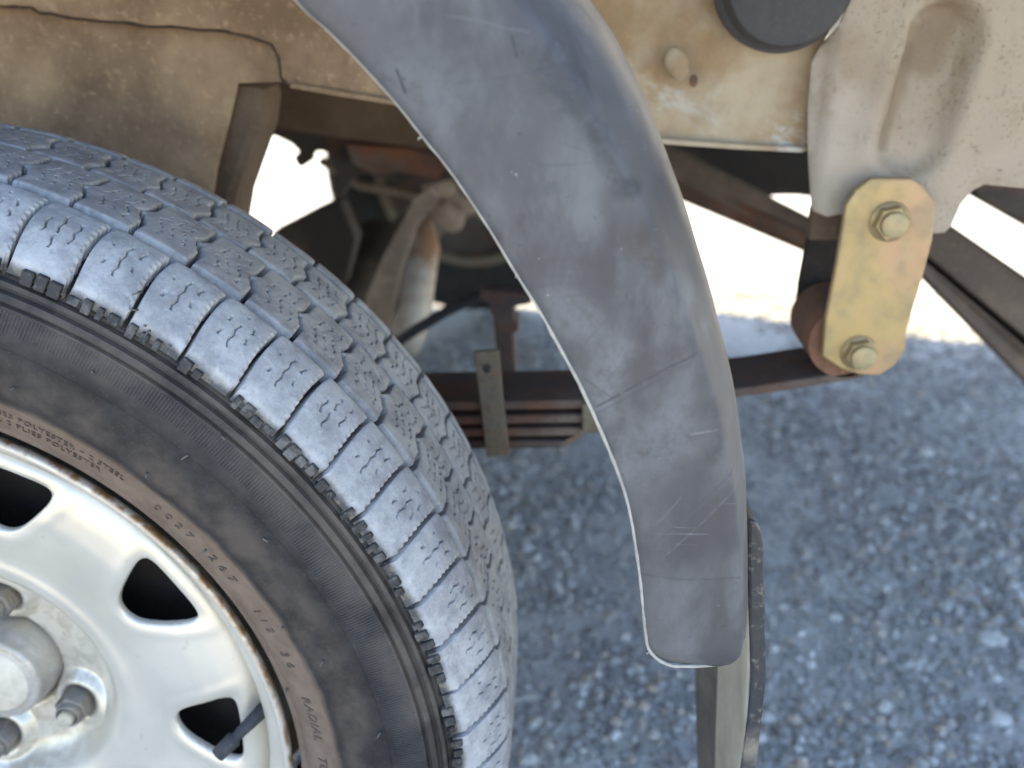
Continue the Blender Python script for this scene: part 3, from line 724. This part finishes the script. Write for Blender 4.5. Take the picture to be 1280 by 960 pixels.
for px, py, s_ in ((527, 171, .0009), (649, 343, .0012), (812, 815, .0009)):
    p = at(px, py, -.040); link('edge_burr', tube_mesh([p + Vector((.001, 0, .001)), p, p + Vector((-.0012, -.0003, -.0006)), p + Vector((-.0014, 0, -.0016))], [s_ * .5, s_ * .6, s_ * .4, s_ * .15], 8), M['edge'], trim)

# --- mud flap: hangs across the van behind the wheel, seen edge on
fp = [(.0015, .155), (.0, .12), (-.001, .075), (.003, .070), (.008, .045), (.0125, .030), (.0135, .018)]
def flap_pt(Y, pxb, z):  # point below the picture row, at depth Y
    d = at(pxb, 945, Y); return Vector((d.x, Y, z))
cols = [(872, .125), (884, .105), (901, .078), (905, .070), (914, .048), (922, .022), (928, .0)]
V, F = [], []; zt, zbm = .455, .04
top = [(868, .125), (880, .105), (898, .078), (903, .070), (918, .048), (934, .022), (944, .0)]
def flap_z0(Y): return at(900, 945, Y).z
zl = [H + .165 - .03 * k for k in range(0, 15)]
for z in zl:
    for (pxb, Y) in cols:
        q = flap_pt(Y, pxb, z); wv = .0015 * math.sin(z * 34 + 1) * (1 if Y < .03 else .3); V.append((q.x + wv + (.02 + .065 * Y / .125) * (flap_z0(Y) - z), Y, z))
nc = len(cols)
for j in range(len(zl) - 1):
    for i in range(nc - 1): F.append((j * nc + i, j * nc + i + 1, (j + 1) * nc + i + 1, (j + 1) * nc + i))
flap = link('mud_flap', mesh_from(V, F), M['flap'], VAN); flap['label'] = 'dusty beige rubber mud flap hanging behind the wheel'
flap.data.materials.append(M['flap_dark'])
for p in flap.data.polygons:
    if p.index % (nc - 1) < 2: p.material_index = 1
m = flap.modifiers.new('sheet', 'SOLIDIFY'); m.thickness = .004; m.offset = 0; m2 = flap.modifiers.new('s', 'SUBSURF'); m2.levels = m2.render_levels = 1
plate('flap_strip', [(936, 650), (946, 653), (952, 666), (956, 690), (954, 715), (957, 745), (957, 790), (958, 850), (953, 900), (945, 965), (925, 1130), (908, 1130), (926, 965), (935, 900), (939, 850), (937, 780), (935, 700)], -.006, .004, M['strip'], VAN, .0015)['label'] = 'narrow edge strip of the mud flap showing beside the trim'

# --- rail and panels
def dents(amp, sc, seed): return lambda x, z: amp * noise.noise(Vector((x * sc, z * sc, seed))) + amp * .4 * noise.noise(Vector((x * sc * 3.7, z * sc * 3.7, seed + 3)))
d1 = dents(.0035, 9, 1)
seam = [(-260, 5), (0, 8), (38, 9), (48, 17), (100, 24), (180, 32), (280, 39), (310, 47), (338, 55), (347, 72), (350, 98), (362, 110)]
low = [(362, 110), (430, 122), (500, 133), (600, 152), (700, 166), (835, 181), (920, 187), (1002, 191), (1012, 188)]
upper = grid_sheet('rail_panel', seam + low[1:] + [(1016, 130), (1028, 60), (1070, -30), (1070, -150), (-260, -150)], .262, .006,
    lambda x, z: d1(x, z) + .010 * math.exp(-(((x - at(700, 60, .262).x) / .16) ** 2)), .0025, M['beige_mud'], VAN)
upper['label'] = 'dusty cream body rail with a folded lower edge'
# thicker mud ahead of the wheel arch trim, plus shade painted into the brown
def split_mud_shade(o):
    o.data.materials.append(M['brown_mud_shade']); lim = at(600, 100, .262).x
    for p in o.data.polygons:
        if p.center.x < lim: p.material_index = 1
split_mud_shade(upper)
lowp = grid_sheet('inner_arch_panel', [(-260, -20), (370, -20), (362, 100), (340, 106), (284, 108), (276, 150), (262, 216), (240, 420), (-260, 420)], .2705, .006,
    lambda x, z: d1(x, z) + .012 * sstep(.02, .0, 0) + .010 * sstep(at(215, 100, .27).x, at(280, 100, .27).x, x), .0025, M['brown_mud_shade'], VAN)
lowp['label'] = 'inner wheel arch panel above the tyre, brown with mud and painted shade'
plate('rail_fold', low[:5] + [(p[0] + 3, p[1] - 7) for p in low[:5][::-1]], .2600, .004, M['brown_mud_shade'], VAN, .001)
plate('rail_fold', low[4:] + [(p[0] + 3, p[1] - 7) for p in low[4:][::-1]], .2600, .004, M['beige_mud'], VAN, .001)
sp_ = []
for (xa, ya), (xb, yb) in zip(seam, seam[1:]):
    for k in range(6):
        q = at(xa + (xb - xa) * k / 6, ya + (yb - ya) * k / 6, .2620); q.y += d1(q.x, q.z) + .010 * math.exp(-(((q.x - at(700, 60, .262).x) / .16) ** 2)) - .0002
        sp_.append(q + Vector((0, 0, .0012 * noise.noise(Vector((q.x * 60, 0, 4))))))
link('seam_sealer', tube_mesh(sp_, [.0010 + .0006 * noise.noise(Vector((k * .4, 0, 0))) for k in range(len(sp_))], 8), M['seam'], VAN)
plate('arch_post', [(284, 100), (334, 108), (328, 160), (298, 246), (270, 420), (225, 420), (255, 216), (270, 150)], .300, .05, M['brown_post'], VAN, .009)

# bracket with the pressed oblong groove
gy = .243
ga, gb = at(1183, 44, gy), at(1140, 178, gy)
def bdisp(x, z):
    ax, az, bx, bz = ga.x, ga.z, gb.x, gb.z; L2 = (bx - ax) ** 2 + (bz - az) ** 2
    t = max(0, min(1, ((x - ax) * (bx - ax) + (z - az) * (bz - az)) / L2)); d = math.hypot(x - ax - t * (bx - ax), z - az - t * (bz - az))
    h = .0210 * (1 - .55 * t) * sstep(.0235, .0165, d)
    h -= .0025 * math.exp(-((d - .029) / .005) ** 2)
    # folded flange towards the rear corner
    q = at(1240, 185, gy); r_ = at(1130, 300, gy); nx_, nz_ = (q.z - r_.z), -(q.x - r_.x); L = math.hypot(nx_, nz_); dd = ((x - r_.x) * nx_ + (z - r_.z) * nz_) / L
    h += .003 * sstep(.0, .012, dd) * sstep(at(0, 140, gy).z, at(0, 200, gy).z, z)
    # turned front edge
    xe = at(1016, 150, gy).x; h += .010 * sstep(xe + .012, xe, x)
    return h + d1(x, z) * .7
bracket = grid_sheet('spring_hanger_panel', [(1072, -150), (1072, -20), (1050, 30), (1030, 58), (1019, 80), (1014, 140), (1014, 190), (1016, 264), (1034, 271), (1050, 268), (1120, 284), (1168, 293), (1182, 292), (1191, 284), (1204, 256), (1218, 240), (1233, 232), (1290, 237), (1500, 262), (1500, -150)], gy, .0042, bdisp, .003, M['bracket'], VAN)
bracket['label'] = 'sand crusted cream panel with a pressed oblong groove, behind the gold shackle plate'
# round rubber plug and small paint blister
pc = at(990, -23, .225); rp = .0385
plug = link('rubber_plug', lathe_y([(.0001, 0), (rp - .006, .0005), (rp - .002, .002), (rp, .006), (rp, .022), (rp + .004, .024), (rp + .004, .034)], 72), M['cap_rubber'], VAN, pc); smooth_by_angle(plug, 40)
bm = bmesh.new(); bmesh.ops.create_uvsphere(bm, u_segments=24, v_segments=12, radius=1); 
for v in bm.verts: v.co = Vector((v.co.x * .0075, v.co.y * .005, v.co.z * .011))
bl = link('paint_blister', bm_mesh(bm, True), M['beige_mud'], VAN, at(846, 80, .2590)); bl.rotation_euler.y = -.35
bm = bmesh.new(); bmesh.ops.create_uvsphere(bm, u_segments=16, v_segments=8, radius=1)
for v in bm.verts: v.co = Vector((v.co.x * .0028, v.co.y * .0008, v.co.z * .0042))
link('rust_spot', bm_mesh(bm, True), M['rust'], VAN, at(867, 101, .2613))

# --- leaf spring
SY0, SY1 = .238, .300
spring = empty('leaf_spring', (0, 0, 0), VAN); spring['label'] = 'rusty leaf spring pack running back to the shackle'
def leaf(name, toppx, th, mat, y0=SY0, y1=SY1):
    """leaf whose front bottom edge follows the given picture points on the plane y = y0"""
    P = [at(x, y, y0) for x, y in toppx]; Q = []
    for i in range(len(P) - 1):
        for k in range(6):
            a, b, c, d = P[max(i - 1, 0)], P[i], P[i + 1], P[min(i + 2, len(P) - 1)]; t = k / 6
            Q.append(.5 * ((2 * b) + (c - a) * t + (2 * a - 5 * b + 4 * c - d) * t * t + (3 * b - a - 3 * c + d) * t ** 3))
    Q.append(P[-1]); bm = bmesh.new(); prev = None
    for q in Q:
        cur = [bm.verts.new((q.x, y0, q.z)), bm.verts.new((q.x, y0, q.z + th)), bm.verts.new((q.x, y1, q.z + th)), bm.verts.new((q.x, y1, q.z))]
        if prev:
            for k in range(4): bm.faces.new((prev[k], prev[(k + 1) % 4], cur[(k + 1) % 4], cur[k]))
        else: bm.faces.new(cur)
        prev = cur
    bm.faces.new(prev[::-1]); o = link(name, bm_mesh(bm), mat, spring); bevel(o, .0015, 2); return o
leaf('spring_leaf', [(200, 520), (350, 517), (560, 514), (740, 511), (850, 504), (930, 496), (1000, 486), (1050, 478), (1080, 472)], .0072, M['spring'])
leaf('spring_leaf', [(200, 536), (350, 535), (560, 532), (665, 530), (735, 529)], .0068, M['rust'])
leaf('spring_leaf', [(200, 549), (350, 548), (560, 547), (665, 546), (728, 545)], .0068, M['rust'], SY0 + .001, SY1 - .001)
lf = leaf('spring_leaf', [(200, 563), (350, 563), (560, 562), (665, 561), (703, 561)], .0066, M['rust_dark'], SY0 + .002, SY1 - .002)
link('leaf_tip', prism([at(703, 561, SY0 + .003), at(703, 553, SY0 + .003), at(727, 540, SY0 + .003), at(727, 546, SY0 + .003)], (0, .05, 0)), M['rust_orange'], spring)
# second clamp block behind the trim and its strap
plate('rear_clip', [(728, 505), (748, 503), (752, 540), (728, 542)], SY0 - .004, .07, M['clip'], spring, .001)
# rebound clip: a strap with a bolt hole
def clip():
    pts = [(592, 440), (623, 438), (629, 500), (637, 570), (608, 572), (600, 505)]
    bm = bmesh.new(); hc_ = at(607, 461, SY0 - .006); rh = .0034
    ov = [bm.verts.new(at(x, y, SY0 - .006)) for x, y in pts]; hv = [bm.verts.new((hc_.x + rh * math.cos(2 * math.pi * k / 12), SY0 - .006, hc_.z + rh * math.sin(2 * math.pi * k / 12))) for k in range(12)]
    es = [bm.edges.new((l[i], l[(i + 1) % len(l)])) for l in (ov, hv) for i in range(len(l))]
    bmesh.ops.triangle_fill(bm, edges=es, use_beauty=True, use_dissolve=False)
    ex = bmesh.ops.extrude_face_region(bm, geom=bm.faces[:]); bmesh.ops.translate(bm, verts=[g_ for g_ in ex['geom'] if isinstance(g_, bmesh.types.BMVert)], vec=(0, .005, 0))
    return bm_mesh(bm)
o = bevel(link('rebound_clip', clip(), M['clip'], spring), .0008, 1); o['label'] = 'flat rusty strap with a bolt hole clamped round the leaves'
plate('rebound_clip', [(592, 440), (623, 438), (629, 500), (637, 570), (608, 572), (600, 505)], SY1 + .001, .005, M['clip'], spring, .0008)
ec = at(1056, 428, .236)                                             # spring eye and bushing
def eye(r0, r1, y0, y1, n=40): return lathe_y([(r0, y0), (r1, y0), (r1, y1), (r0, y1), (r0, y0)], n)
eyeo = link('spring_eye', eye(.0150, .0262, SY0, SY1), M['rust_eye'], spring, (ec.x + .002, 0, ec.z - .001)); smooth_by_angle(eyeo, 40)
link('eye_bushing', eye(.0060, .0149, SY0 - .003, SY1 + .003), M['black_rubber'], spring, (ec.x + .002, 0, ec.z - .001))

# --- shackle
sh = empty('spring_shackle', (0, 0, 0), VAN); sh['label'] = 'gold zinc plated spring shackle with two bolts'
so_ = [(1089, 223), (1140, 223), (1152, 230), (1170, 254), (1166, 300), (1153, 350), (1134, 412), (1131, 440), (1118, 458), (1100, 470), (1075, 469), (1050, 461), (1028, 446), (1032, 400), (1046, 330), (1056, 268), (1058, 256), (1070, 238)]
p = plate('shackle_plate', so_, .226, .0065, M['zinc'], sh, .0015); p['label'] = 'gold zinc plated outer shackle plate'
dx = Vector((0, .084, 0))
o = link('shackle_plate', prism([at(x, y, .226) + dx for x, y in so_], (0, .0065, 0)), M['chassis'], sh); bevel(o, .0015); o['label'] = 'dark inner shackle plate half hidden behind the gold one'
def hexbolt(px, py, ra):
    c = at(px, py, .226)
    b = link('shackle_bolt', lathe_y([(.0001, -.0125), (.0070, -.0125), (.0082, -.0118), (.0086, -.0105), (.0086, -.0070)], 32), M['zinc'], sh, c); smooth_by_angle(b, 35)
    bm = bmesh.new(); rr_ = [(ra, 0), (ra, -.0065), (ra * .92, -.0080), (.0085, -.0082)]; prev = None
    for (r, y) in rr_:
        cur = [bm.verts.new(((r * math.cos(math.pi / 6) / math.cos(((k * math.pi / 12) % (math.pi / 3)) - math.pi / 6) if r > .0086 else r) * math.cos(k * math.pi / 12 + .2), y, (r * math.cos(math.pi / 6) / math.cos(((k * math.pi / 12) % (math.pi / 3)) - math.pi / 6) if r > .0086 else r) * math.sin(k * math.pi / 12 + .2))) for k in range(24)]
        if prev:
            for k in range(24): bm.faces.new((prev[k], prev[(k + 1) % 24], cur[(k + 1) % 24], cur[k]))
        prev = cur
    bm.faces.new(prev); smooth_by_angle(link('bolt_head', bm_mesh(bm), M['zinc'], sh, c), 30)
    link('shackle_washer', lathe_y([(.004, -.0016), (ra * 1.12, -.0016), (ra * 1.15, 0)], 32), M['zinc'], sh, c)
hexbolt(1112, 277, .0118); hexbolt(1074, 441, .0112)
link('shackle_pin', tube_mesh([at(1112, 277, .23), at(1112, 277, .23) + Vector((0, .09, 0))], .007, 20), M['rust_dark'], sh)
link('hanger_bushing', tube_mesh([at(1112, 277, .235), at(1112, 277, .235) + Vector((0, .066, 0))], .017, 28), M['black_rubber'], sh)
link('shackle_pin', tube_mesh([at(1077, 436, .23), at(1077, 436, .23) + Vector((0, .09, 0))], .006, 20), M['rust_dark'], sh)
# bump rubber beside the shackle
link('hanger_box', prism([at(1016, 262, .262), at(1060, 270, .262), at(1060, 300, .262), at(1012, 300, .262)], (0, .010, 0)), M['brown_post'], VAN)

# --- chassis behind
UB = empty('underbody', (0, 0, 0), VAN); UB['label'] = 'dark rusty chassis members and axle under the floor'
plate('crossmember', [(325, 95), (700, 95), (700, 160), (560, 190), (500, 182), (420, 172), (330, 158)], .55, .05, M['brown_post'], UB, .002)
plate('crossmember', [(328, 150), (640, 155), (640, 235), (560, 225), (520, 235), (470, 215), (440, 222), (425, 250), (418, 215), (412, 192), (400, 189), (388, 192), (386, 204), (376, 210), (370, 205), (367, 196), (374, 190), (364, 180), (345, 171), (330, 168), (324, 163)], .72, .03, M['rust_dark'], UB, .002)
plate('rust_patch', [(432, 180), (520, 186), (560, 200), (545, 225), (500, 215), (470, 220), (440, 205)], .70, .02, M['rust_orange'], UB, .002)
fc = at(590, 213, 1.78); nc_ = Vector((.02, .20, H))
ax = link('axle_tube', tube_mesh([nc_, Vector((.06, .6, H)), Vector((.08, .85, H)), Vector((.085, 1.0, H + .005)), Vector((.09, 1.15, H)), Vector((.10, 1.3, H)), Vector((fc.x, 1.72, fc.z))], [.04, .04, .05, .085, .05, .04, .04], 28), M['axle'], UB)
plate('axle_bracket', [(338, 292), (358, 282), (396, 262), (424, 250), (445, 300), (430, 360), (380, 360)], .80, .04, M['axle'], UB, .004)
plate('support_strap', [(517, 248), (536, 236), (548, 250), (520, 285), (500, 340), (486, 420), (446, 420), (458, 370), (480, 318), (505, 272)], .62, .02, M['tan_dirt'], UB, .002)
dt, db = at(530, 272, .70), at(505, 440, .62)
link('shock_absorber', tube_mesh([db, db.lerp(dt, .12), db.lerp(dt, .2), db.lerp(dt, .8), db.lerp(dt, .9), dt], [.016, .022, .0245, .0235, .017, .010], 28), M['damper'], UB)
for i, (px, py, Y, s_) in enumerate(((545, 225, .75, .022), (570, 240, .78, .03), (600, 232, .85, .03), (560, 268, .74, .02), (615, 262, .9, .022), (528, 215, .8, .02))):
    bm = bmesh.new(); bmesh.ops.create_icosphere(bm, subdivisions=3, radius=s_)
    for v in bm.verts: v.co *= 1 + .5 * noise.noise(v.co * 45 + Vector((i * 7, 0, 0)))
    link('mud_lump', bm_mesh(bm, True), M['tan_dirt'], UB, at(px, py, Y))
link('brake_hose', tube_mesh([at(490, 432, .50), at(520, 412, .5), at(560, 388, .5), at(600, 370, .5), at(650, 362, .5)], .0055, 14), M['black_rubber'], UB)
for pts, r_, mt in ((((430, 175, .78), (470, 215, .78), (520, 225, .76), (600, 210, .74)), .007, 'rust'), (((400, 200, .9), (450, 232, .9), (500, 240, .85), (560, 255, .8), (640, 250, .8)), .006, 'tan_dirt'), (((560, 200, .66), (580, 240, .66), (610, 262, .66), (660, 270, .66)), .005, 'clip')):
    link('brake_pipe', tube_mesh([at(*q) for q in pts], r_, 12), M[mt], UB)
plate('u_bolt_bracket', [(600, 362), (665, 368), (664, 380), (642, 384), (643, 400), (648, 403), (648, 415), (641, 417), (645, 470), (622, 470), (617, 400), (610, 380), (598, 375)], .42, .03, M['rust_dark'], UB, .002)
plate('fuel_tank', [(790, 150), (1030, 160), (1030, 250), (1000, 246), (975, 246), (940, 250), (860, 235), (790, 190)], .95, .5, M['chassis'], UB, .01)
# diagonal tow bar arms
plate('tow_bar_arm', [(790, 165), (842, 186), (1012, 273), (1040, 288), (1040, 330), (1005, 315), (858, 252), (790, 222)], [.80, .78, .70, .69, .69, .70, .78, .80], .03, M['bar'], UB, .006)
plate('tow_bar_arm', [(790, 195), (855, 222), (1010, 292), (1010, 318), (858, 254), (790, 224)], [.79, .77, .69, .69, .77, .79], .02, M['rust'], UB, .004)
plate('tow_bar_arm', [(1100, 240), (1190, 282), (1300, 358), (1420, 440), (1420, 560), (1300, 438), (1160, 322), (1100, 280)], [.52, .50, .46, .44, .44, .46, .50, .52], .05, M['bar'], UB, .003)
plate('tow_bar_arm', [(1100, 300), (1160, 330), (1300, 449), (1420, 575), (1420, 640), (1300, 496), (1152, 345), (1100, 320)], [.515, .495, .455, .435, .435, .455, .495, .515], .05, M['bar'], UB, .003)
plate('tow_bar_arm', [(1100, 262), (1180, 300), (1300, 400), (1420, 500), (1420, 600), (1300, 470), (1156, 338), (1100, 312)], [.545, .525, .485, .465, .465, .485, .525, .545], .02, M['chassis'], UB, .003)
plate('rear_member', [(1215, 225), (1330, 225), (1330, 310), (1222, 249)], .60, .05, M['rust_dark'], UB, .003)

# far wheel
ft = link('far_tyre', lathe_y([(.205, .00), (.215, -.008), (.24, -.016), (.28, -.018), (.315, -.008), (.335, .012), (.345, .04), (.345, .14), (.335, .168), (.3, .19), (.22, .18)], 96), M['far'], VAN, (fc.x, fc.y, fc.z)); ft['label'] = 'dark tyre on the far side of the axle'
link('far_wheel_rim', lathe_y([(.0001, .06), (.13, .06), (.16, .04), (.185, .03), (.200, .012), (.212, .003), (.218, -.002), (.214, -.004), (.205, .0)], 96), M['rust_dark'], ft)
link('rim_edge', lathe_y([(.200, -.0120), (.2070, -.0175), (.2140, -.0190), (.2200, -.0170)], 96), M['clip'], ft)

# body above: floor, side skins, roof, rear
FZ = H + .50; RZ = H + 1.30  # unseen roof kept low so more warm ground bounce reaches in
def body_box(name, x0, x1, y0, y1, z0, z1, mat, lab=None):
    bm = bmesh.new(); bmesh.ops.create_cube(bm, size=1)
    for v in bm.verts: v.co = Vector(((x0 + x1) / 2 + v.co.x * (x1 - x0), (y0 + y1) / 2 + v.co.y * (y1 - y0), (z0 + z1) / 2 + v.co.z * (z1 - z0)))
    o = link(name, bm_mesh(bm), mat, VAN); bevel(o, .006, 2)
    if lab: o['label'] = lab
    return o
X0, X1 = -3.6, 1.75; YF = 2.12
body_box('floor_pan', X0, X1, .05, YF - .02, FZ, FZ + .03, M['chassis'])
body_box('side_skin', X0, X1, .03, .05, FZ + .004, RZ, M['skin'])
body_box('roof', X0, X1, .03, YF, RZ + .002, RZ + .04, M['skin'])
# far side skin, rising rear lower edge invented to slant the ground shadow
zf = H + .085
farpts = [(X0, zf), (.55, zf), (.78, zf + .03), (1.02, zf + .22), (1.35, zf + .42), (X1, FZ + .03), (X1, RZ), (X0, RZ)]
o = link('far_side_skin', prism([(x, YF - .018, z) for x, z in farpts], (0, .018, 0)), M['skin'], VAN)
body_box('front_rail', X0, at(-250, 100, .27).x, .262, .272, H + .20, FZ - .002, M['brown_mud_shade'])
body_box('rail_web', X0, X1, .268, .275, H + .42, FZ - .002, M['brown_mud_shade'])
